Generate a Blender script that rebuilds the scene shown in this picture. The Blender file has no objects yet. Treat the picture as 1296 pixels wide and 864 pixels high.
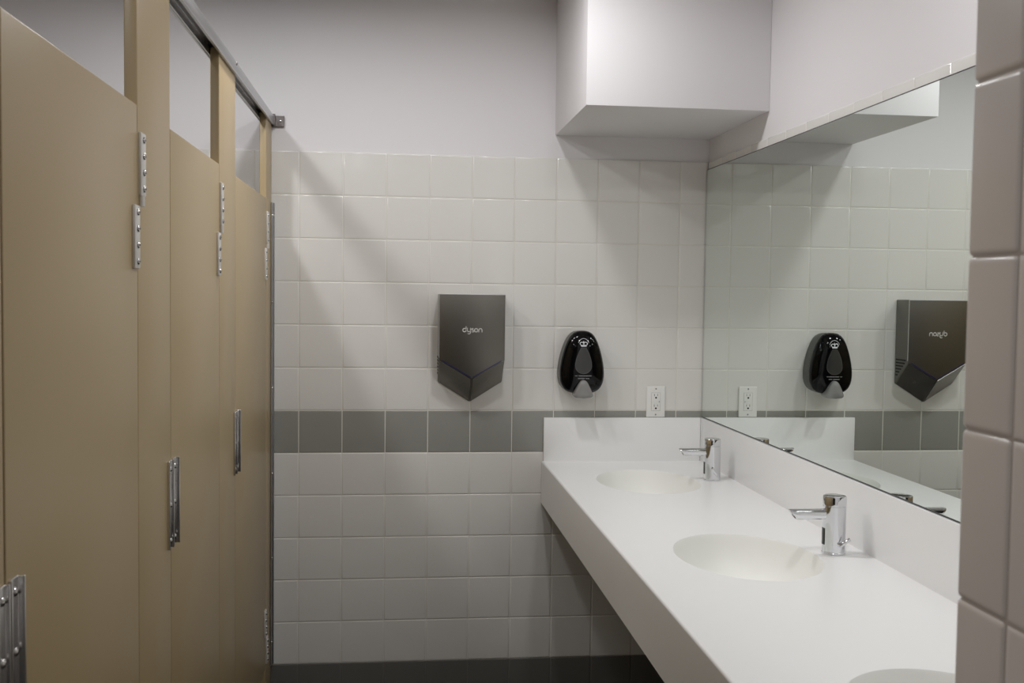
import bpy, bmesh, math, random
from mathutils import Vector, Matrix
random.seed(7)
C = bpy.context.scene.collection
PI = math.pi
T = 0.1524                                   # tile pitch (six inches)

# ------------------------------------------------------------------ materials
def srgb(r, g, b):
    f = lambda c: (c/255/12.92) if c/255 <= .04045 else ((c/255+.055)/1.055)**2.4
    return (f(r), f(g), f(b), 1)

def mat(name, col, rough=.5, metal=0., spec=.5, coat=0., bump=None, tint=None, aniso=0.):
    m = bpy.data.materials.new(name); m.use_nodes = True
    nt = m.node_tree; b = nt.nodes['Principled BSDF']
    b.inputs['Base Color'].default_value = col
    b.inputs['Roughness'].default_value = rough
    b.inputs['Metallic'].default_value = metal
    b.inputs['Specular IOR Level'].default_value = spec
    b.inputs['Coat Weight'].default_value = coat
    b.inputs['Coat Roughness'].default_value = .04
    if aniso: b.inputs['Anisotropic'].default_value = aniso
    if bump or tint:
        tc = nt.nodes.new('ShaderNodeTexCoord')
    if bump:                                  # (scale, strength, distance)
        n = nt.nodes.new('ShaderNodeTexNoise'); n.inputs['Scale'].default_value = bump[0]
        n.inputs['Detail'].default_value = 3
        nt.links.new(tc.outputs['Object'], n.inputs['Vector'])
        bp = nt.nodes.new('ShaderNodeBump'); bp.inputs['Strength'].default_value = bump[1]
        bp.inputs['Distance'].default_value = bump[2]
        nt.links.new(n.outputs['Fac'], bp.inputs['Height'])
        nt.links.new(bp.outputs['Normal'], b.inputs['Normal'])
    if tint:                                  # (scale, amount): faint uneven colour of the material itself
        n = nt.nodes.new('ShaderNodeTexNoise'); n.inputs['Scale'].default_value = tint[0]
        nt.links.new(tc.outputs['Object'], n.inputs['Vector'])
        r = nt.nodes.new('ShaderNodeMapRange')
        r.inputs['To Min'].default_value = 1-tint[1]; r.inputs['To Max'].default_value = 1+tint[1]
        nt.links.new(n.outputs['Fac'], r.inputs['Value'])
        hs = nt.nodes.new('ShaderNodeHueSaturation'); hs.inputs['Color'].default_value = col
        nt.links.new(r.outputs['Result'], hs.inputs['Value'])
        nt.links.new(hs.outputs['Color'], b.inputs['Base Color'])
    return m

M = {}
M['paint'] = mat('wall_paint', srgb(232, 230, 232), .6, spec=.3, bump=(260, .06, .002))
M['ceiling'] = mat('ceiling_paint', srgb(225, 222, 220), .8, spec=.2, bump=(90, .2, .003))
M['tile'] = mat('white_glazed_tile', srgb(228, 226, 222), .16, bump=(14, .12, .004), tint=(3, .02))
M['tile_grey'] = mat('grey_glazed_tile', srgb(152, 152, 146), .2, bump=(14, .12, .004), tint=(5, .05))
M['tile_dark'] = mat('dark_grey_glazed_tile', srgb(108, 107, 103), .2, bump=(14, .12, .004), tint=(5, .05))
M['tile_warm_lit'] = mat('warm_lit_white_tile', srgb(241, 233, 228), .2, bump=(14, .12, .004), tint=(3, .02))  # white tile with the warm bounce light put into its colour
M['grout'] = mat('grout', srgb(224, 221, 214), .9, spec=.2)
M['grout_dark'] = mat('dark_grout', srgb(120, 118, 113), .9, spec=.2)
M['grout_warm_lit'] = mat('warm_lit_grout', srgb(196, 187, 179), .9, spec=.2)  # grout of that wall, warm bounce tint painted in as well
M['floor'] = mat('floor_tile', srgb(52, 49, 46), .45, tint=(4, .1))
M['tan'] = mat('tan_powder_coat', srgb(174, 153, 116), .36, bump=(420, .07, .001), tint=(2.5, .015))
M['alu'] = mat('brushed_aluminium', srgb(196, 196, 198), .34, metal=1, bump=(300, .04, .001))
M['steel'] = mat('polished_steel', srgb(205, 203, 202), .16, metal=1)
M['dark_steel'] = mat('dark_steel', srgb(120, 114, 112), .3, metal=.9)
M['leaf'] = mat('satin_cast_metal', srgb(220, 217, 213), .38, metal=.4)
M['strike'] = mat('satin_strike_metal', srgb(214, 213, 213), .24, metal=.95)
M['chrome'] = mat('chrome', srgb(226, 227, 230), .045, metal=1)
M['counter'] = mat('white_solid_surface', srgb(243, 243, 243), .32, spec=.45)
M['basin'] = mat('cream_white_solid_surface', srgb(240, 240, 236), .5, spec=.4)
M['mirror'] = mat('mirror_silver', (.85, .905, .87, 1), 0., metal=1)
M['mirror_edge'] = mat('dark_mirror_edge', srgb(34, 36, 40), .25)
M['nickel'] = mat('dark_nickel', srgb(122, 119, 113), .34, metal=.9, bump=(500, .05, .0006))
M['nickel_highlight'] = mat('painted_nickel_highlight', srgb(196, 195, 194), .4, metal=.5)  # lighter than the cover, to paint the highlight on its edges
M['lower'] = mat('dark_nickel_lower', srgb(132, 129, 124), .26, metal=.9)
M['dark_plastic'] = mat('charcoal_plastic', srgb(58, 57, 55), .38)
M['vent'] = mat('vent_black', srgb(12, 12, 12), .7)
M['violet'] = mat('violet_slot', srgb(40, 34, 92), .4)
M['logo'] = mat('logo_silver', srgb(205, 202, 198), .5)
M['black'] = mat('gloss_black_plastic', srgb(9, 9, 10), .06, spec=.24)
M['soap_grey'] = mat('grey_soap_body', srgb(92, 91, 89), .45)
M['window'] = mat('smoked_window', srgb(58, 58, 58), .12, coat=.3)
M['window_rim'] = mat('smoked_window_rim', srgb(84, 84, 84), .15, coat=.3)
M['lever'] = mat('grey_push_lever', srgb(140, 139, 138), .2, coat=.4)
M['print'] = mat('white_print', srgb(222, 224, 228), .5)
M['print_dim'] = mat('grey_print', srgb(150, 151, 154), .5)
M['plate'] = mat('white_outlet_plastic', srgb(236, 235, 232), .3)
M['gap_shade'] = mat('outlet_gap_shade', srgb(176, 176, 172), .6)  # grey that paints the shade in the gap around the receptacle
M['slot'] = mat('outlet_slot', srgb(20, 20, 20), .6)
M['slot_grey'] = mat('outlet_slot_grey', srgb(136, 136, 132), .6)
M['sensor'] = mat('sensor_black', srgb(14, 12, 14), .08)
M['lamp_trim'] = mat('lamp_trim', srgb(230, 230, 228), .5)

# ------------------------------------------------------------------ mesh builder
class MB:
    def __init__(s): s.v = []; s.f = []; s.mi = []
    def add(s, vs, fs, mi=0):
        b = len(s.v); s.v += [Vector(p) for p in vs]
        for f in fs: s.f.append([b+i for i in f]); s.mi.append(mi)
        return s
    def bm(s, bm, mi=0):
        bm.verts.index_update()
        s.add([v.co.copy() for v in bm.verts], [[v.index for v in f.verts] for f in bm.faces], mi); bm.free()
        return s
    def box(s, x0, x1, y0, y1, z0, z1, bev=0., seg=2, mi=0):
        bm = bmesh.new(); bmesh.ops.create_cube(bm, size=1)
        for v in bm.verts:
            v.co = Vector(((x0+x1)/2+v.co.x*(x1-x0), (y0+y1)/2+v.co.y*(y1-y0), (z0+z1)/2+v.co.z*(z1-z0)))
        if bev: bmesh.ops.bevel(bm, geom=bm.edges[:], offset=bev, segments=seg, profile=.5, affect='EDGES')
        return s.bm(bm, mi)
    def prism(s, pts, a, b, axis, bev=0., seg=2, mi=0):
        # pts: outline in the two other axes (in x,y,z order), extruded along axis from a to b
        def P(p, t):
            q = list(p); q.insert(axis, t); return q
        bm = bmesh.new(); n = len(pts)
        A = [bm.verts.new(P(p, a)) for p in pts]; B = [bm.verts.new(P(p, b)) for p in pts]
        bm.faces.new(A); bm.faces.new(B[::-1])
        for i in range(n): bm.faces.new([A[i], B[i], B[(i+1) % n], A[(i+1) % n]])
        bmesh.ops.recalc_face_normals(bm, faces=bm.faces[:])
        if bev: bmesh.ops.bevel(bm, geom=bm.edges[:], offset=bev, segments=seg, profile=.5, affect='EDGES')
        return s.bm(bm, mi)
    def lathe(s, prof, origin, axis=(0, 0, 1), n=32, mi=0):
        # prof: (radius, height) along axis
        ax = Vector(axis).normalized(); u = ax.orthogonal().normalized(); w = ax.cross(u); o = Vector(origin)
        rings = []; vs = []; fs = []
        for r, h in prof:
            if r < 1e-7: rings.append([len(vs)]); vs.append(o+ax*h)
            else:
                rings.append(list(range(len(vs), len(vs)+n)))
                vs += [o+ax*h+(u*math.cos(2*PI*k/n)+w*math.sin(2*PI*k/n))*r for k in range(n)]
        for A, B in zip(rings, rings[1:]):
            for k in range(n):
                k2 = (k+1) % n
                if len(A) == 1 and len(B) == 1: continue
                if len(A) == 1: fs.append([A[0], B[k2], B[k]][::-1])
                elif len(B) == 1: fs.append([A[k], A[k2], B[0]])
                else: fs.append([A[k], A[k2], B[k2], B[k]])
        return s.add(vs, fs, mi)
    def loft(s, rings, cap0=True, cap1=True, mi=0):
        n = len(rings[0]); vs = [p for r in rings for p in r]; fs = []
        for i in range(len(rings)-1):
            for k in range(n):
                k2 = (k+1) % n
                fs.append([i*n+k, i*n+k2, (i+1)*n+k2, (i+1)*n+k])
        if cap0: fs.append(list(range(n))[::-1])
        if cap1: fs.append([(len(rings)-1)*n+k for k in range(n)])
        return s.add(vs, fs, mi)
    def ribbon(s, pts, w, lift, mi=0, cap=6):
        # flat stroke in the XZ plane following pts, lift(x,z) gives y
        n = len(pts); L = []; R = []
        for i, (x, z) in enumerate(pts):
            a = pts[max(0, i-1)]; b = pts[min(n-1, i+1)]
            dx, dz = b[0]-a[0], b[1]-a[1]; l = math.hypot(dx, dz) or 1
            nx, nz = -dz/l*w/2, dx/l*w/2
            L.append((x+nx, z+nz)); R.append((x-nx, z-nz))
        P = lambda q: (q[0], lift(q[0], q[1]), q[1])
        vs = [P(q) for q in L]+[P(q) for q in R]
        s.add(vs, [[i, i+1, n+i+1, n+i] for i in range(n-1)], mi)
        for e in (0, n-1):                    # round ends
            c = pts[e]; s.add([P((c[0]+w/2*math.cos(2*PI*k/10), c[1]+w/2*math.sin(2*PI*k/10))) for k in range(10)],
                              [list(range(10))], mi)
        return s
    def build(s, name, mats, parent=None, smooth=35, origin=None):
        if not isinstance(mats, (list, tuple)): mats = [mats]
        o0 = Vector((0, 0, 0))
        if parent is not None:
            p = parent
            while p is not None: o0 += p.location; p = p.parent
        elif origin is not None: o0 = Vector(origin)
        me = bpy.data.meshes.new(name)
        me.from_pydata([v-o0 for v in s.v], [], s.f)
        for m in mats: me.materials.append(m)
        for p, i in zip(me.polygons, s.mi): p.material_index = i
        bm = bmesh.new(); bm.from_mesh(me); bmesh.ops.recalc_face_normals(bm, faces=bm.faces[:]); bm.to_mesh(me); bm.free()
        me.update()
        if smooth:
            for p in me.polygons: p.use_smooth = True
            me.set_sharp_from_angle(angle=math.radians(smooth))
        o = bpy.data.objects.new(name, me); C.objects.link(o)
        if parent is not None: o.parent = parent
        else: o.location = o0
        return o

def tag(o, label, cat, group=None):
    o['label'] = label; o['category'] = cat; o['kind'] = 'thing'
    if group: o['group'] = group
    return o
def thing(name, loc, label, cat, group=None):
    o = bpy.data.objects.new(name, None); o.empty_display_size = .05; C.objects.link(o); o.location = loc
    return tag(o, label, cat, group)
def struct(o, label=None, cat=None):
    o['kind'] = 'structure'
    if label: o['label'] = label
    if cat: o['category'] = cat
    return o

# ------------------------------------------------------------------ the room
BACK, RIGHT, LEFT, FRONT, CEIL = 0.0, 1.475, -1.75, -5.0, 2.545
PT = .006                                     # the tile stands this far proud of the paint

PROF = ((.0014, .0018), (.0016, .0011), (.0024, .0005), (.0042, .0001), (.0065, 0))
PROF_NEAR = ((.0012, .0026), (.0014, .0017), (.0026, .0008), (.0046, .0002), (.0070, 0))
def tiles(mb, O, U, V, N, cells, prof=PROF):
    """cells: (u0,u1,v0,v1,mi) rectangles in the plane O + uU + vV, each a cushion-edged tile facing N"""
    O, U, V, N = Vector(O), Vector(U), Vector(V), Vector(N)
    for (u0, u1, v0, v1, mi) in cells:
        tu, tv = random.gauss(0, .0010), random.gauss(0, .0010); dz = random.gauss(0, .00012)
        vs = []
        for ins, dep in prof:
            for a, b in ((0, 0), (1, 0), (1, 1), (0, 1)):
                u = u0+ins if a == 0 else u1-ins; v = v0+ins if b == 0 else v1-ins
                h = -dep+dz+tu*(u-(u0+u1)/2)+tv*(v-(v0+v1)/2)
                vs.append(O+U*u+V*v+N*h)
        fs = []
        for r in range(4):
            for k in range(4):
                k2 = (k+1) % 4
                fs.append([r*4+k, r*4+k2, r*4+4+k2, r*4+4+k])
        fs.append([16, 17, 18, 19])
        mb.add(vs, fs, mi)

def grid(us, vs_, rowmat):
    return [(a, b, c, d, rowmat(j)) for a, b in zip(us, us[1:]) for j, (c, d) in enumerate(zip(vs_, vs_[1:]))]

def plane_box(name, m, x0, x1, y0, y1, z0, z1):
    return struct(MB().box(x0, x1, y0, y1, z0, z1).build(name, m, smooth=0))

plane_box('floor', M['floor'], LEFT-.12, RIGHT+.12, FRONT-.12, .12, -.1, 0)
plane_box('ceiling', M['ceiling'], LEFT-.12, RIGHT+.12, FRONT-.12, .12, CEIL, CEIL+.1)
wb = plane_box('wall_back', M['paint'], LEFT-.12, RIGHT+.12, BACK+PT, .12, 0, CEIL)
wr = plane_box('wall_right', M['paint'], RIGHT+PT, RIGHT+.12, FRONT-.12, BACK+PT, 0, CEIL)
plane_box('wall_left', M['paint'], LEFT-.12, LEFT, FRONT-.12, BACK+PT, 0, CEIL)
plane_box('wall_front', M['floor'], LEFT, RIGHT+PT, FRONT-.12, FRONT, 0, CEIL)

# back wall tiling: rows 1..12, a grey band as the seventh row up
us = [LEFT]+[k*T for k in range(-11, 10)]+[RIGHT]
vs = [j*T for j in range(1, 14)]
mb = MB()
mb.box(LEFT, RIGHT, BACK+.0014, BACK+PT+.001, T, 13*T-.004, mi=2)
tiles(mb, (0, BACK, 0), (1, 0, 0), (0, 0, 1), (0, -1, 0), grid(us, vs, lambda j: 1 if j == 5 else 0))
# bullnose: rounded top of the last course back to the paint
for a, b in zip(us, us[1:]):
    r = []
    for k in range(6):
        t = k/5*PI/2
        y = BACK+.0012+.0058*(1-math.cos(t)); z = 13*T-.0062+.0062*math.sin(t)
        r.append(((a, y, z), (b, y, z)))
    for p, q in zip(r, r[1:]): mb.add([p[0], p[1], q[1], q[0]], [[0, 1, 2, 3]], 0)
mb.build('tile_cladding', [M['tile'], M['tile_grey'], M['grout']], wb)
# dark tile base course
mb = MB(); mb.box(LEFT, RIGHT, BACK+.0014, BACK+PT+.001, 0, T, mi=1)
tiles(mb, (0, BACK-.001, 0), (1, 0, 0), (0, 0, 1), (0, -1, 0), grid(us, [0, T], lambda j: 0))
struct(mb.build('baseboard_back', [M['tile_dark'], M['grout_dark']]))

# right wall tiling behind mirror and under the counter
ur = [-2.853]+[-k*T for k in range(18, -1, -1)]
mb = MB(); mb.box(RIGHT+.0014, RIGHT+PT+.001, -2.853, BACK-.001, T, 13*T-.004, mi=2)
tiles(mb, (RIGHT, 0, 0), (0, 1, 0), (0, 0, 1), (-1, 0, 0), grid(ur, vs, lambda j: 1 if j == 5 else 0))
for a, b in zip(ur, ur[1:]):
    r = []
    for k in range(6):
        t = k/5*PI/2
        x = RIGHT+.0012+.0058*(1-math.cos(t)); z = 13*T-.0062+.0062*math.sin(t)
        r.append(((x, a, z), (x, b, z)))
    for p, q in zip(r, r[1:]): mb.add([p[0], p[1], q[1], q[0]], [[0, 1, 2, 3]], 0)
mb.build('tile_cladding', [M['tile'], M['tile_grey'], M['grout']], wr)
mb = MB(); mb.box(RIGHT+.0014, RIGHT+PT+.001, -2.853, BACK-.001, 0, T, mi=1)
tiles(mb, (RIGHT-.001, 0, 0), (0, 1, 0), (0, 0, 1), (-1, 0, 0), grid(ur, [0, T], lambda j: 0))
struct(mb.build('baseboard_right', [M['tile_dark'], M['grout_dark']]))

# the tiled wall end close to the camera, closing the vanity recess
NX, NY, NZ = .843, -2.855, .0065
wn = plane_box('wall_near', M['paint'], NX+PT, RIGHT+PT, FRONT, NY-.006, 0, CEIL)
un = [FRONT]+[NY-.077-k*T for k in range(13, -1, -1)]+[NY]
vn = [0]+[j*T+NZ for j in range(1, 13)]+[13*T]
mb = MB(); mb.box(NX+.0019, NX+PT+.001, FRONT, NY-.008, 0, 13*T-.004, mi=2)
cells = grid(un, vn, lambda j: 1 if j == 6 and False else 0)
def tiles_near(cells):
    edge = [c for c in cells if c[1] > NY-.001]; rest = [c for c in cells if c[1] <= NY-.001]
    tiles(mb, (NX, 0, 0), (0, 1, 0), (0, 0, 1), (-1, 0, 0), rest, PROF_NEAR)
    R = .007                                  # bullnose corner pieces
    for (u0, u1, v0, v1, mi) in edge:
        prof = [(NX+.0026, u0+.0012), (NX+.0017, u0+.0014), (NX+.0008, u0+.0026), (NX+.0002, u0+.0046), (NX, u0+.0070)]
        prof += [(NX+R-R*math.cos(t*PI/12), u1-R+R*math.sin(t*PI/12)) for t in range(0, 7)]+[(NX+.06, u1)]
        rings = []
        for ins, dep in PROF_NEAR[:4]:
            rings.append((v0+ins, dep))
        zs = rings+[(v0+.0070, 0), (v1-.0070, 0)]+[(v1-(z-v0), d) for z, d in rings[::-1]]
        grid_v = []
        for z, d in zs:
            row = []
            for i, (x, y) in enumerate(prof):
                if i < 5: row.append((x+d, y, z))
                elif i < 12:
                    a = (i-5)*PI/12; row.append((x+d*math.cos(a), y-d*math.sin(a), z))
                else: row.append((x, y-d, z))
            grid_v.append(row)
        n = len(prof)
        mb.add([p for r in grid_v for p in r], [[i*n+k, i*n+k+1, (i+1)*n+k+1, (i+1)*n+k] for i in range(len(zs)-1) for k in range(n-1)], mi)
tiles_near(cells)
mb.build('tile_cladding', [M['tile_warm_lit'], M['tile_grey'], M['grout_warm_lit']], wn)

# boxed soffit in the corner
so = MB().box(.907, RIGHT+PT, -.607, BACK+PT, 2.063, CEIL, .0025, 2).build('ceiling_soffit', M['paint'])
struct(so)

# ------------------------------------------------------------------ toilet stall front
SX, TH = -.095, .022                          # outer face of the stall front, panel thickness
DTOP, DBOT = 1.801, .195
def screw(y, z, parent, x, r=.0055, name='bolt', m='steel', h=.0042):
    mb = MB(); mb.lathe([(r*1.05, 0), (r*1.05, h*.25), (r*.92, h*.6), (r*.6, h*.92), (r*.3, h), (r*.28, h*.55), (0, h*.5)], (x, y, z), (1, 0, 0), 14)
    return mb.build(name, M[m], parent, 50)
def leaf(parent, y, z0, z1, w=.034):
    o = MB().box(SX-.001, SX+.0055, y-w/2, y+w/2, z0, z1, .002, 2).build('hinge_leaf', M['leaf'], parent)
    for k in range(4): screw(y, z0+.012+(z1-z0-.024)*k/3, o, SX+.0052)
    return o
def knuckle(parent, y, z0, z1):
    return MB().lathe([(.0005, 0), (.0055, 0), (.0055, z1-z0), (.0005, z1-z0)], (SX+.0035, y, z0), (0, 0, 1), 14).build('hinge_knuckle', M['leaf'], parent)
def channel(parent, y0, y1, name, z0=.988, z1=1.160):
    """projecting U channel with two lips and three screws in its trough"""
    d, t = (.011, .0030) if name == 'latch_pull' else (.0078, .0030); x = SX-.0005
    prof = [(x, y0), (x+t+.0028, y0), (x+t+.0028, y0+.0032), (x+t, y0+.0032), (x+t, y1-t), (x+d, y1-t), (x+d, y1), (x, y1)]
    o = MB().prism(prof, z0, z1, 2, .0010, 3).build(name, M['strike'], parent)
    for z in (z0+.016, (z0+z1)/2, z1-.016): screw((y0+y1)/2, z, o, x+t-.0003, .0055, 'screw')
    return o
def panel(parent, y0, y1, z0, z1, name):
    return MB().box(SX-TH, SX, y0, y1, z0, z1, .0022, 3).build(name, M['tan'], parent)

# pilasters: y range, hinge leaf y, keeper side
PIL = [(-2.860, -2.522), (-1.908, -1.655), (-1.092, -.836), (-.163, -.012)]
DOOR = [(-2.517, -1.911), (-1.651, -1.095), (-.832, -.166)]
plab = ['tan stall pilaster cut off at the left edge, carrying the lowest latch keeper',
        'wide tan stall pilaster beside the nearest stall door',
        'tan stall pilaster standing between the second and the farthest door',
        'narrow tan stall pilaster at the tiled back wall']
pils = []
for i, (a, b) in enumerate(PIL):
    p = thing('stall_pilaster', (SX-TH/2, (a+b)/2, 0), plab[i], 'pilaster', 'tan stall pilasters')
    panel(p, a, b, .0, 2.085, 'pilaster_panel')
    sh = MB().box(SX-TH-.004, SX+.004, a-.002 if i else a, b+.002 if i < 3 else b, 0, .075, .002, 2).build('floor_shoe', M['alu'], p)
    if i > 0:                                 # carries the hinges of the door on its near side
        yy = a+.021
        leaf(p, yy, 1.650, 1.757); knuckle(p, a+.012, 1.632, 1.650)
        leaf(p, yy, .212, .302)
    if i < 3:                                 # carries the latch keeper of the door on its far side
        channel(p, b-.030, b-.002, 'latch_keeper')
    pils.append(p)
# aluminium wall channel that fixes the last pilaster to the tiled wall
p = pils[3]
ch = MB()
ch.prism([(SX+.0045, -.034), (SX+.0045, -.0075), (SX+.010, -.0075), (SX+.010, -.0015), (SX-TH-.004, -.0015), (SX-TH-.004, -.034),
          (SX-TH-.0005, -.034), (SX-TH-.0005, -.010), (SX+.0005, -.010), (SX+.0005, -.034)], .160, 1.797, 2, .0005, 1)
cho = ch.build('wall_channel', M['alu'], p); cho['label'] = 'aluminium wall channel'
for k in range(6): screw(-.022, 1.752-k*.302, cho, SX+.0042, .0045, 'screw')

dlab = ['nearest tan stall door, filling the lower left of the view',
        'tan stall door in the middle, with the latch pull under its left hinge post',
        'farthest tan stall door, beside the tiled back wall']
dlab[1] = 'middle tan stall door, between the nearest and the farthest stall door'
for i, (a, b) in enumerate(DOOR):
    d = thing('door', (SX-TH/2, b, DBOT), dlab[i], 'door', 'tan stall doors')
    panel(d, a, b, DBOT, DTOP, 'door_panel')
    yy = b-.019
    leaf(d, yy, 1.526, 1.632)
    leaf(d, yy, .315, .408)
    channel(d, a+.004, a+.032, 'latch_pull')

# head rail
rx0, rx1, rz0, rz1 = -.128, -.086, 2.066, 2.102
t = .004
hr = thing('head_rail', (SX-TH/2, -2.86, rz0), 'aluminium head rail running over the stall doors', 'rail')
prof = [(rx0, rz0), (rx0, rz1-.006), (rx0+.006, rz1), (rx1-.006, rz1), (rx1, rz1-.006), (rx1, rz0), (rx1-.0045, rz0), (rx1-.0045, rz1-.010),
        (rx0+.0045, rz1-.010), (rx0+.0045, rz0)]
MB().prism(prof, -2.86, -.004, 1, .0007, 1).build('rail_body', M['alu'], hr)
for xx in (-.0941, rx0+.0046):          # the two ribs showing on its underside
    MB().box(xx-.0006, xx+.0042, -2.86, -.008, rz0+.002, rz0+.014, .0005, 1).build('underside_rib', M['alu'], hr)
br = MB(); br.box(rx0-.003, rx1+.003, -.0112, -.0005, rz0-.006, rz1+.003, .001, 1)
br.box(rx1, rx1+.034, -.0045, -.0003, rz0-.004, rz1-.002, .001, 1)
bro = br.build('wall_bracket', M['dark_steel'], hr)
MB().lathe([(.0055, 0), (.005, .0025), (.003, .004), (0, .0042)], (rx1+.021, -.0044, rz0+.016), (0, -1, 0), 14).build('screw', M['chrome'], bro)
for y in (-.876, -1.72, -2.62): screw(y, rz1-.010, hr, rx1-.0003, .005, 'screw')

# ------------------------------------------------------------------ vanity counter
CX0, CX1, CZ, CB = .873, RIGHT-.0005, .8815, .725
CY0, CY1 = -2.853, -.0005
SPZ, ST = 1.0415, .012
vc = thing('vanity_counter', ((CX0+CX1)/2, (CY0+CY1)/2, CB), 'long white vanity counter with three oval basins along the mirror wall', 'counter')
SINK = [(-.415, .168, .222), (-1.380, .168, .222), (-2.345, .168, .222)]
SXC = 1.168
NSEG = 64
mb = MB()
ED = .006                                    # eased front edge
def ell(yc, a, b, k): return (SXC+a*math.cos(2*PI*k/NSEG), yc+b*math.sin(2*PI*k/NSEG))
xa, xb = CX0+ED, CX1
cuts = [CY0]
for (yc, a, b) in sorted(SINK, key=lambda s: s[0]): cuts += [yc-b-.03, yc+b+.03]
cuts += [CY1]
for i in range(0, len(cuts), 2):
    mb.add([(xa, cuts[i], CZ), (xb, cuts[i], CZ), (xb, cuts[i+1], CZ), (xa, cuts[i+1], CZ)], [[0, 1, 2, 3]])
for (yc, a, b) in SINK:
    y0, y1 = yc-b-.03, yc+b+.03
    inner = []; outer = []
    for k in range(NSEG):
        ex, ey = ell(yc, a, b, k); inner.append((ex, ey, CZ))
        dx, dy = (ex-SXC), (ey-yc); s_ = 1e9
        if dx > 1e-9: s_ = min(s_, (xb-SXC)/dx)
        if dx < -1e-9: s_ = min(s_, (xa-SXC)/dx)
        if dy > 1e-9: s_ = min(s_, (y1-yc)/dy)
        if dy < -1e-9: s_ = min(s_, (y0-yc)/dy)
        outer.append((SXC+dx*s_, yc+dy*s_, CZ))
    # push the nearest sample of each side onto the rectangle's corners
    for cx_, cy_ in ((xa, y0), (xa, y1), (xb, y0), (xb, y1)):
        j = min(range(NSEG), key=lambda k: (outer[k][0]-cx_)**2+(outer[k][1]-cy_)**2); outer[j] = (cx_, cy_, CZ)
    mb.add(inner+outer, [[k, (k+1) % NSEG, NSEG+(k+1) % NSEG, NSEG+k] for k in range(NSEG)])
# eased edge, apron, underside
ring = [(CX0+ED-ED*math.sin(q*PI/12), CZ-ED+ED*math.cos(q*PI/12)) for q in range(7)]+[(CX0, CB+.003), (CX0+.003, CB), (CX0+.022, CB), (CX0+.022, CZ-.020)]
mb.add([(x, y, z) for x, z in ring for y in (CY0, CY1)], [[2*i, 2*i+1, 2*i+3, 2*i+2] for i in range(len(ring)-1)])
for y in (CY0, CY1):
    mb.add([(x, y, z) for x, z in ring[:10]]+[(CX0+.022, y, CZ)], [list(range(11))])
mb.build('countertop', M['counter'], vc, 40)
# basins
for (yc, a, b) in SINK:
    mb = MB(); D = .135; rings = []
    prof = [(1.0, 0), (.994, -.0016), (.985, -.005), (.965, -.016), (.93, -.036), (.88, -.060), (.80, -.086), (.68, -.108), (.52, -.123), (.34, -.131), (.16, -.1345)]
    for s_, dz in prof: rings.append([(SXC+a*s_*math.cos(2*PI*k/NSEG), yc+b*s_*math.sin(2*PI*k/NSEG), CZ+dz) for k in range(NSEG)])
    mb.loft(rings, cap0=False, cap1=True)
    bo = mb.build('sink_basin', M['basin'], vc, 60)
    MB().lathe([(.0, .004), (.010, .0035), (.019, .0025), (.024, .0015), (.025, 0)], (SXC, yc, CZ-.1345), (0, 0, 1), 24).build('drain', M['chrome'], bo)
MB().box(CX0+.005, RIGHT-ST-.0006, CY1-ST, CY1, CZ-.004, SPZ, .0016, 2).build('backsplash', M['counter'], vc)
MB().box(RIGHT-ST, RIGHT-.0006, CY0, CY1, CZ-.004, SPZ, .0016, 2).build('side_splash', M['counter'], vc)

# ------------------------------------------------------------------ mirror
my0, my1, mz0, mz1 = -2.851, -.0025, SPZ+.0015, 1.953
mx0, mx1 = RIGHT-.0062, RIGHT-.0006
e = .0032
mr = thing('mirror', (RIGHT, (my0+my1)/2, mz0), 'large frameless mirror above the vanity counter', 'mirror')
mb = MB()
mb.add([(mx0, my0+e, mz0+e), (mx0, my1-e, mz0+e), (mx0, my1-e, mz1-e), (mx0, my0+e, mz1-e)], [[0, 1, 2, 3]])
mb.build('mirror_glass', M['mirror'], mr, 0)
mb = MB()
f4 = lambda x, q: [(x, my0+q, mz0+q), (x, my1-q, mz0+q), (x, my1-q, mz1-q), (x, my0+q, mz1-q)]
mb.add(f4(mx0, e)+f4(mx0+.0015, 0)+f4(mx1, 0), [[r*4+k, r*4+(k+1) % 4, r*4+4+(k+1) % 4, r*4+4+k] for r in (0, 1) for k in range(4)]+[[8, 9, 10, 11]])
mb.build('mirror_edge', M['mirror_edge'], mr, 0)

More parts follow.
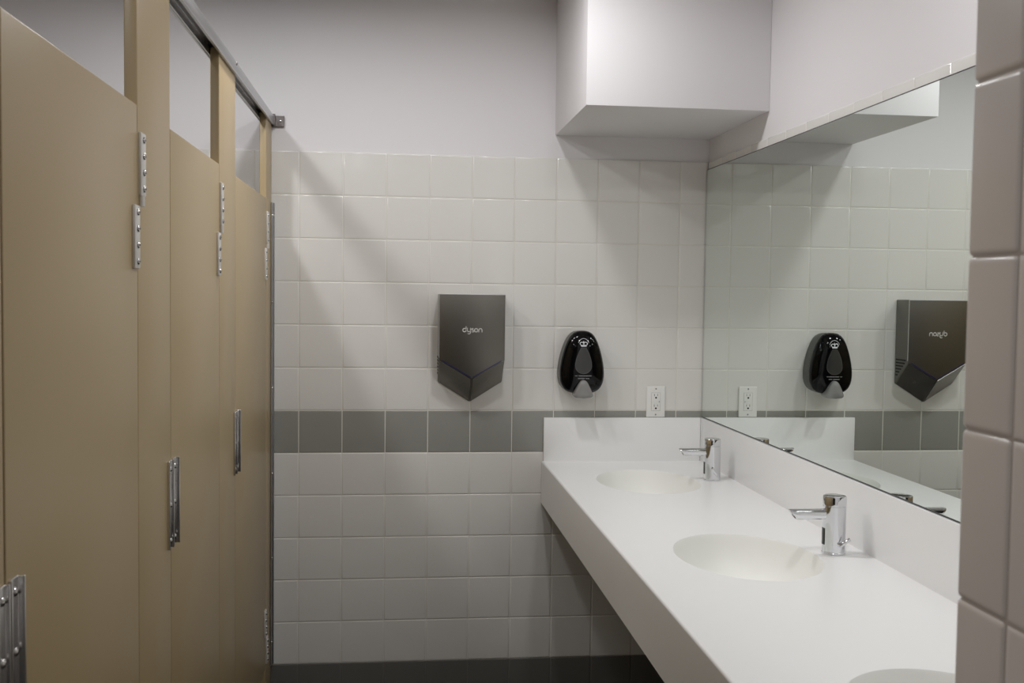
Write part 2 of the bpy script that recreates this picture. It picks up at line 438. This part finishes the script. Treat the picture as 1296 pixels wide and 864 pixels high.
# ------------------------------------------------------------------ faucets
FX, FR, FH = 1.386, .0275, .1385
def faucet(y, label, ang):
    o = thing('sensor_faucet', (FX, y, CZ), label, 'faucet', 'chrome sensor faucets')
    z = CZ+.0004
    MB().lathe([(0, 0), (FR+.0008, 0), (FR+.0008, .0035), (FR, .0045), (FR, .1135), (FR-.0012, .1142), (FR-.0012, .1158), (FR, .1165),
                (FR, FH-.003), (FR-.001, FH-.0012), (FR-.003, FH-.0004), (FR*.75, FH-.001), (0, FH-.0022)], (FX, y, z), (0, 0, 1), 48).build('body', M['chrome'], o, 30)
    # spout: rounded bar with a slanted end
    sp = MB(); rings = []; n = 28; zc, hh, hw = z+.0935, .0128, .0125
    def sec(x0, shear, s=1.0):
        out = []
        for k in range(n):
            t = 2*PI*k/n; c, s2 = math.cos(t), math.sin(t)
            yy = hw*s*math.copysign(abs(c)**.75, c); zz = hh*s*math.copysign(abs(s2)**.75, s2)
            out.append((FX+x0-zz*shear, y+yy, zc+zz))
        return out
    rings = [sec(-.012, 0), sec(-.0265, 0), sec(-.098, .55), sec(-.1025, .8, .985), sec(-.1045, .8, .93), sec(-.1045, .8, .80), sec(-.1005, .8, .76)]
    sp.loft(rings); spo = sp.build('spout', M['chrome'], o, 40)
    ae = MB().loft([sec(-.1010, .8, .75), sec(-.1020, .8, .5)], True, True).build('aerator', M['steel'], spo)
    # sensor window on the side over the basin
    se = MB(); r2 = FR+.0006; pts = []
    for zz in (.0215, .061):
        for k in range(9):
            t = PI+(k-4)/4*.30; pts.append((FX+r2*math.cos(t), y+r2*math.sin(t), z+zz))
    se.add(pts, [[k, k+1, 9+k+1, 9+k] for k in range(8)]); se.build('sensor_window', M['sensor'], o)
    # mixing lever on the camera side
    bx = FX+.004; by = y-math.sqrt(FR*FR-.004**2)
    bo = MB().lathe([(.0062, -.003), (.0062, .0025), (.005, .004), (0, .0042)], (bx, by, z+.026), (0, -1, 0), 20).build('lever_boss', M['chrome'], o)
    dx, dz = math.cos(ang), math.sin(ang); p0 = Vector((bx-dx*.004, by-.0075, z+.026-dz*.004))
    MB().lathe([(0, 0), (.0040, 0), (.0046, .0008), (.0046, .0275), (.0038, .0288), (0, .0290)], p0, (dx, -.12, dz), 16).build('mixing_lever', M['chrome'], bo)
    return o
faucet(-.405, 'chrome sensor faucet at the basin in the back corner', math.radians(128))
faucet(-1.371, 'chrome sensor faucet at the middle basin, lever raised toward the mirror', math.radians(38))
faucet(-2.337, 'chrome sensor faucet hidden beside the tiled wall end', math.radians(38))

# ------------------------------------------------------------------ hand dryer
hx0, hx1, hz1 = .4905, .7225, 1.4865
hc = (hx0+hx1)/2
FY, BY = -.100, -.0008
zs_f, zt_f = 1.2575, 1.190                    # front chevron: sides, tip
zs_b, zt_b = 1.1700, 1.0985                   # chevron on the wall
hd = thing('wall_mounted_hand_dryer', (hc, BY, zt_b), 'dark metal hand dryer with a pointed bottom on the tiled wall', 'hand dryer')
def solid(vsf, vsb, bev, seg=3):
    bm = bmesh.new(); n = len(vsf)
    A = [bm.verts.new(p) for p in vsf]; B = [bm.verts.new(p) for p in vsb]
    bm.faces.new(A); bm.faces.new(B[::-1])
    for i in range(n): bm.faces.new([A[i], B[i], B[(i+1) % n], A[(i+1) % n]])
    bmesh.ops.recalc_face_normals(bm, faces=bm.faces[:])
    bmesh.ops.bevel(bm, geom=bm.edges[:], offset=bev, segments=seg, profile=.5, affect='EDGES')
    return bm
# cover with sloping bottom, front face pentagon
g = .0022
F5 = [(hx0, FY, hz1), (hx1, FY, hz1), (hx1, FY, zs_f), (hc, FY, zt_f), (hx0, FY, zs_f)]
B5 = [(hx0, BY, hz1), (hx1, BY, hz1), (hx1, BY, zs_b), (hc, BY, zt_b), (hx0, BY, zs_b)]
cov = MB().bm(solid(F5, B5, .0026)).build('dryer_cover', M['nickel'], hd, 35)
# thin added strips, painting bright highlights along the front face's top and side edges
edge_hl = MB()
edge_hl.box(hx0+.0004, hx1-.0004, FY-.0008, FY+.0026, hz1-.0024, hz1+.0010, .0015, 2)
edge_hl.box(hx0-.0009, hx0+.0010, FY-.0007, FY+.0022, zs_f+.004, hz1-.001, .0005, 1)
edge_hl.box(hx1-.0010, hx1+.0009, FY-.0007, FY+.0022, zs_f+.004, hz1-.001, .0005, 1)
edge_hl.build('edge_highlight', M['nickel_highlight'], hd)
# air slots along the front chevron
for sgn in (-1, 1):
    q = MB(); x_in, x_out = hc+sgn*.0035, hc+sgn*.104
    def zf(x): return zs_f+(zt_f-zs_f)*(1-abs(x-hc)/(hx1-hc))
    nrm = Vector((0, 0, 1))
    pts = []
    for x in (x_in, x_out):
        for dz in (.0012, .0046): pts.append((x, FY-.0004, zf(x)+dz))
    pts2 = [(p[0], FY+.003, p[2]) for p in pts]
    q.add(pts+pts2, [[0, 1, 3, 2], [4, 5, 7, 6], [0, 1, 5, 4], [2, 3, 7, 6], [0, 2, 6, 4], [1, 3, 7, 5]])
    q.build('air_slot', M['violet'], hd, 0)
# sloping lower covers (a slightly different plastic), set just proud of the cover
for sgn in (-1, 1):
    xo = hx1 if sgn > 0 else hx0
    P = [Vector((hc+sgn*.0008, FY, zt_f)), Vector((xo-sgn*.003, FY, zs_f-.0012)), Vector((xo-sgn*.003, BY, zs_b-.0012)), Vector((hc+sgn*.0008, BY, zt_b))]
    nn = (P[1]-P[0]).cross(P[3]-P[0]).normalized()
    if nn.z > 0: nn = -nn
    c = sum(P, Vector())/4
    P = [p+(c-p).normalized()*.004 for p in P]
    q = MB(); q.add([p+nn*.0012 for p in P]+[p-nn*.002 for p in P], [[0, 1, 2, 3], [4, 5, 6, 7], [0, 1, 5, 4], [1, 2, 6, 5], [2, 3, 7, 6], [3, 0, 4, 7]])
    q.build('lower_cover', M['lower'], hd, 0)
# side inlet grilles: slots shrinking toward the slope
for sgn in (-1, 1):
    xo = hx1 if sgn > 0 else hx0
    q = MB()
    for k in range(7):
        z = 1.262-k*.0115
        ymax = FY+.014+max(0, (zs_f-z))/(zs_f-zs_b)*(BY-FY)
        if ymax < -.016: q.box(xo-.002, xo+.0006, ymax, -.010, z-.0028, z+.0028, 0, mi=0) if sgn < 0 else q.box(xo-.0006, xo+.0006, ymax, -.010, z-.0028, z+.0028)
    q.build('inlet_grille', M['vent'], hd, 0)
# lettering
def arc(cx, cz, r, a0, a1, n=18, rz=None):
    return [(cx+r*math.cos(math.radians(a0+(a1-a0)*k/n)), cz+(rz or r)*math.sin(math.radians(a0+(a1-a0)*k/n))) for k in range(n+1)]
LET = [
    [arc(.5, .5, .41, 0, 360, 32)], ] # d bowl
strokes = [arc(.5, .5, .41, 0, 360, 32), [(.91, .5), (.91, .9), (.91, 1.38)],
           [(1.24, 1.0), (1.24, .55)]+arc(1.62, .50, .38, 180, 340, 14)[1:], [(2.02, 1.0), (2.02, .5), (2.02, .02)]+arc(1.62, -.02, .40, 0, -125, 14)[1:],
           arc(2.58, .72, .26, 55, 235, 12, .20)+[(2.60, .52)]+arc(2.62, .28, .28, 70, -140, 14, .22),
           arc(3.44, .5, .41, 0, 360, 32),
           [(4.10, .06), (4.10, .5)]+arc(4.51, .50, .41, 180, 0, 16)[1:]+[(4.92, .06)]]
U = .0142; lx, lz = .5722, 1.3592-.0055
lg = MB()
for s_ in strokes: lg.ribbon([(lx+x*U*.985, lz+z*U) for x, z in s_], .0031, lambda x, z: FY-.0005)
lg.build('logo', M['logo'], hd, 0)

# ------------------------------------------------------------------ soap dispenser
EX, EZ = 1.004, 1.225
EGG = [(1.3615, .012), (1.3605, .024), (1.354, .036), (1.340, .047), (1.315, .0585), (1.285, .0685), (1.255, .0760), (1.225, .0805), (1.20, .0812),
       (1.178, .0785), (1.160, .0715), (1.147, .0600), (1.1395, .0450), (1.1360, .0250), (1.1350, .0080)]
out = [(EX+w, z) for z, w in EGG]+[(EX-w, z) for z, w in EGG[::-1]]
# resample smoothly by angle
def resample(pl, n):
    res = []
    for k in range(n):
        a = 2*PI*k/n; dx, dz = math.cos(a), math.sin(a); best = 0
        for (x1, z1), (x2, z2) in zip(pl, pl[1:]+pl[:1]):
            ax, az, bx, bz = x1-EX, z1-EZ, x2-EX, z2-EZ
            den = dx*(bz-az)-dz*(bx-ax)
            if abs(den) < 1e-12: continue
            tt = (ax*(bz-az)-az*(bx-ax))/den; uu = (ax*dz-az*dx)/den
            if tt > 0 and -1e-6 <= uu <= 1+1e-6: best = max(best, tt)
        res.append(best)
    for _ in range(2): res = [(res[k-1]+2*res[k]+res[(k+1) % n])/4 for k in range(n)]
    return res
NE = 72
RAD = resample(out, NE)
def eggring(s, y, off=0.): return [(EX+(RAD[k]*s+off)*math.cos(2*PI*k/NE), y, EZ+(RAD[k]*s+off)*math.sin(2*PI*k/NE)) for k in range(NE)]
CY_E, CY_F = -.062, -.104                     # where the cover starts, its front
def dome(s): return CY_E+(CY_F-CY_E)*(max(0, 1-s**3.4))**(1/2.4)
def frac(x, z):
    a = math.atan2(z-EZ, x-EX) % (2*PI); k = a/(2*PI)*NE; i = int(k) % NE; f = k-int(k)
    return math.hypot(x-EX, z-EZ)/(RAD[i]*(1-f)+RAD[(i+1) % NE]*f)
surf = lambda x, z: dome(min(1, frac(x, z)))
sd = thing('soap_dispenser', (EX, BY, 1.12), 'egg-shaped black soap dispenser with grey push lever on the tiled wall', 'soap dispenser')
MB().loft([eggring(.97, -.0006), eggring(.985, -.012), eggring(.995, -.040), eggring(.985, CY_E+.004), eggring(.96, CY_E+.001)]).build('back_housing', M['soap_grey'], sd, 50)
mb = MB(); rings = [eggring(.985, CY_E+.0035), eggring(.999, CY_E)]
for s_ in (.995, .985, .97, .95, .92, .88, .83, .77, .70, .6, .5, .38, .25, .12): rings.append(eggring(s_, dome(s_)))
mb.loft(rings); mb.build('front_cover', M['black'], sd, 60)
# smoked level window: teardrop
def patch(name, m, pl, lift, parent, rings=6):
    cx_ = sum(p[0] for p in pl)/len(pl); cz_ = sum(p[1] for p in pl)/len(pl); n = len(pl); mb = MB(); vs_ = []; fs_ = []
    for r in range(rings):
        f = 1-r/rings
        for x, z in pl:
            X, Z = cx_+(x-cx_)*f, cz_+(z-cz_)*f; vs_.append((X, surf(X, Z)-lift, Z))
    vs_.append((cx_, surf(cx_, cz_)-lift, cz_))
    for r in range(rings-1):
        for k in range(n): fs_.append([r*n+k, r*n+(k+1) % n, (r+1)*n+(k+1) % n, (r+1)*n+k])
    for k in range(n): fs_.append([(rings-1)*n+k, (rings-1)*n+(k+1) % n, len(vs_)-1])
    mb.add(vs_, fs_); return mb.build(name, m, parent, 60)
def tear(zt, zb, zw, w, wt):
    pl = []
    n = 14
    for k in range(n+1):                      # right side, top to widest
        t = k/n; z = zt+(zw-zt)*t; pl.append((EX+wt+(w-wt)*math.sin(t*PI/2)**.9, z))
    for k in range(1, 13):
        a = k/12*PI; pl.append((EX+w*math.cos(a), zw-(zw-zb)*math.sin(a)))
    for k in range(n-1, -1, -1):
        t = k/n; z = zt+(zw-zt)*t; pl.append((EX-wt-(w-wt)*math.sin(t*PI/2)**.9, z))
    return pl
wr_ = patch('window_rim', M['window_rim'], tear(1.3025, 1.2085, 1.236, .0300, .0085), .0004, sd)
patch('level_window', M['window'], tear(1.3010, 1.2105, 1.2365, .0284, .0075), .0008, wr_)
# crown emblem
cr = MB(); cz0 = 1.3055; k_ = .00278
L = lambda x, z: surf(x, z)-.0006
P_ = lambda x, z: (EX+x*k_, cz0+z*k_)
cr.ribbon([P_(x, z) for x, z in arc(0, -.4, 7.7, 30, 150, 28, 10.9)], .0012, lambda x, z: surf(x, z)-.0014, 0)
cr.add([(*P_(x, 0), 0) and (P_(x, z)[0], L(*P_(x, z)), P_(x, z)[1]) for x, z in ((-3.4, 0.2), (3.4, 0.2), (3.8, 2.2), (-3.8, 2.2))], [[0, 1, 2, 3]], 0)
for sg in (-1, 1):
    cr.ribbon([P_(sg*(2.4+2.3*math.cos(math.radians(a))), 3.9+1.9*math.sin(math.radians(a))) for a in range(-45, 200, 15)], .0026, L, 0)
cr.ribbon([P_(0, 2.0), P_(0, 4.0), P_(0, 7.0)], .0022, L, 0)
cr.ribbon([P_(-1.1, 5.6), P_(1.1, 5.6)], .0020, L, 0)
cr.build('crown_emblem', [M['print'], M['print_dim']], sd, 0)
# two lines of small print, too small to read
tx = MB()
random.seed(3)
for (zz, half) in ((1.2020, .0290), (1.1925, .0185)):
    x = -half
    while x < half:
        w = random.choice((.0016, .0022, .0028))
        if random.random() > .14:
            tx.ribbon([(EX+x, zz), (EX+x+w, zz)], .0026*random.uniform(.75, 1.05), L, 0)
        x += w+.0015
tx.build('small_print', M['print_dim'], sd, 0)
# push lever
LZ0, LZ1 = 1.1215, 1.1885
def levring(s, y):
    pl = []
    base = [(0, LZ1), (.010, LZ1-.0035), (.0185, LZ1-.016), (.0270, LZ1-.034), (.0335, LZ1-.050), (.0345, LZ1-.0585), (.028, LZ1-.0645), (.012, LZ1-.0662), (0, LZ1-.067)]
    # smooth the outline
    full = base+[(-x, z) for x, z in base[-2:0:-1]]
    for _ in range(2):
        nw = []
        for (x1, z1), (x2, z2) in zip(full, full[1:]+full[:1]): nw += [(.75*x1+.25*x2, .75*z1+.25*z2), (.25*x1+.75*x2, .25*z1+.75*z2)]
        full = nw
    cz_ = 1.1475
    return [(EX+x*s, y, cz_+(z-cz_)*s) for x, z in full]
MB().loft([levring(1, -.070), levring(1, -.1075), levring(.985, -.1125), levring(.94, -.1165), levring(.84, -.1195), levring(.66, -.1215), levring(.4, -.1228), levring(.15, -.1232)]).build('push_lever', M['lever'], sd, 60)

# ------------------------------------------------------------------ wall outlet
ox, oz = 1.2935, 1.1000
wo = thing('wall_outlet', (ox, BY, oz-.0575), 'white duplex wall outlet above the backsplash', 'outlet')
y1 = -.0008
MB().box(ox-.0352, ox+.0352, y1-.0062, y1, oz-.0572, oz+.0572, .0028, 3).build('cover_plate', M['plate'], wo)
fr = MB(); fr.box(ox-.0172, ox+.0172, y1-.0064, y1-.004, oz-.0339, oz+.0339, .0004, 1); fr.build('opening_gap_shade', M['gap_shade'], wo)
rc = MB().box(ox-.0160, ox+.0160, y1-.0075, y1-.004, oz-.0328, oz+.0328, .0008, 2).build('receptacle', M['plate'], wo)
for s_ in (-1, 1):
    zc_ = oz+s_*.0195+.0015
    sl = MB()
    sl.box(ox-.0072, ox-.0050, y1-.0079, y1-.006, zc_-.0005, zc_+.0080)
    sl.box(ox+.0052, ox+.0070, y1-.0079, y1-.006, zc_+.0005, zc_+.0078)
    sl.build('blade_slots', M['slot_grey'], rc, 0)
    MB().lathe([(.0034, 0), (.0034, .0006), (0, .0006)], (ox, y1-.0074, zc_-.0062), (0, -1, 0), 16).build('ground_hole', M['slot'], rc)
for k, zz in enumerate((.0028, -.0036)):
    MB().box(ox-.0125, ox+.0085, y1-.0086, y1-.006, oz+zz-.0026, oz+zz+.0026, .0005, 1).build('test_button', M['plate'], rc)
MB().box(ox+.0112, ox+.0132, y1-.0080, y1-.006, oz-.003, oz+.0028).build('indicator', M['slot_grey'], rc)
for s_ in (-1, 1):
    MB().lathe([(.0030, 0), (.0028, .0008), (0, .0011)], (ox, y1-.0061, oz+s_*.0475), (0, -1, 0), 16).build('screw', M['slot_grey'], wo)

# ------------------------------------------------------------------ ceiling downlights
LAMPS = [(-.47, -1.0, .67), (-.47, -2.6, .36), (.10, -.92, .46), (.68, -1.02, .56), (.98, -2.15, .51), (.0, -4.0, .30)]
LW = 10.7
for i, (x, y, k) in enumerate(LAMPS):
    o = thing('ceiling_downlight', (x, y, CEIL), 'small round recessed ceiling downlight out of view above', 'ceiling light', 'ceiling downlights')
    MB().lathe([(.062, -.0005), (.082, -.0005), (.082, -.004), (.078, -.006), (.064, -.006), (.062, -.004), (.062, -.0005)], (x, y, CEIL), (0, 0, 1), 40).build('trim_ring', M['lamp_trim'], o)
    ld = bpy.data.lights.new('downlight_lamp', 'AREA'); ld.shape = 'DISK'; ld.size = .11; ld.energy = LW*k; ld.color = (1, .995, 1.0)
    lo = bpy.data.objects.new('downlight_lamp', ld); C.objects.link(lo); lo.parent = o; lo.location = (0, 0, -.003)

# ------------------------------------------------------------------ camera, world, view
sc = bpy.context.scene
cam = bpy.data.cameras.new('camera'); co = bpy.data.objects.new('camera', cam); C.objects.link(co)
yaw, pit, rol, fpx = .1119, .0469, -.0129, 1313.53
fw = Vector((math.sin(yaw)*math.cos(pit), math.cos(yaw)*math.cos(pit), -math.sin(pit)))
r0 = Vector((math.cos(yaw), -math.sin(yaw), 0)); d0 = fw.cross(r0)
r1 = r0*math.cos(rol)+d0*math.sin(rol); d1 = -r0*math.sin(rol)+d0*math.cos(rol)
Rm = Matrix((r1, -d1, -fw)).transposed()
co.matrix_world = Matrix.Translation((.3395, -3.7299, 1.4936)) @ Rm.to_4x4()
cam.sensor_fit = 'HORIZONTAL'; cam.sensor_width = 36; cam.lens = fpx*36/1296; cam.clip_start = .02
cam.dof.use_dof = True; cam.dof.focus_distance = 3.4; cam.dof.aperture_fstop = 12
sc.camera = co
w = bpy.data.worlds.new('world'); sc.world = w; w.use_nodes = True
w.node_tree.nodes['Background'].inputs['Color'].default_value = (.5, .5, .5, 1); w.node_tree.nodes['Background'].inputs['Strength'].default_value = .02
sc.view_settings.view_transform = 'Standard'; sc.view_settings.look = 'None'; sc.view_settings.gamma = 1; sc.view_settings.use_curve_mapping = False
sc.view_settings.exposure = 0.0
sc.cycles.max_bounces = 12; sc.cycles.diffuse_bounces = 6; sc.cycles.glossy_bounces = 6
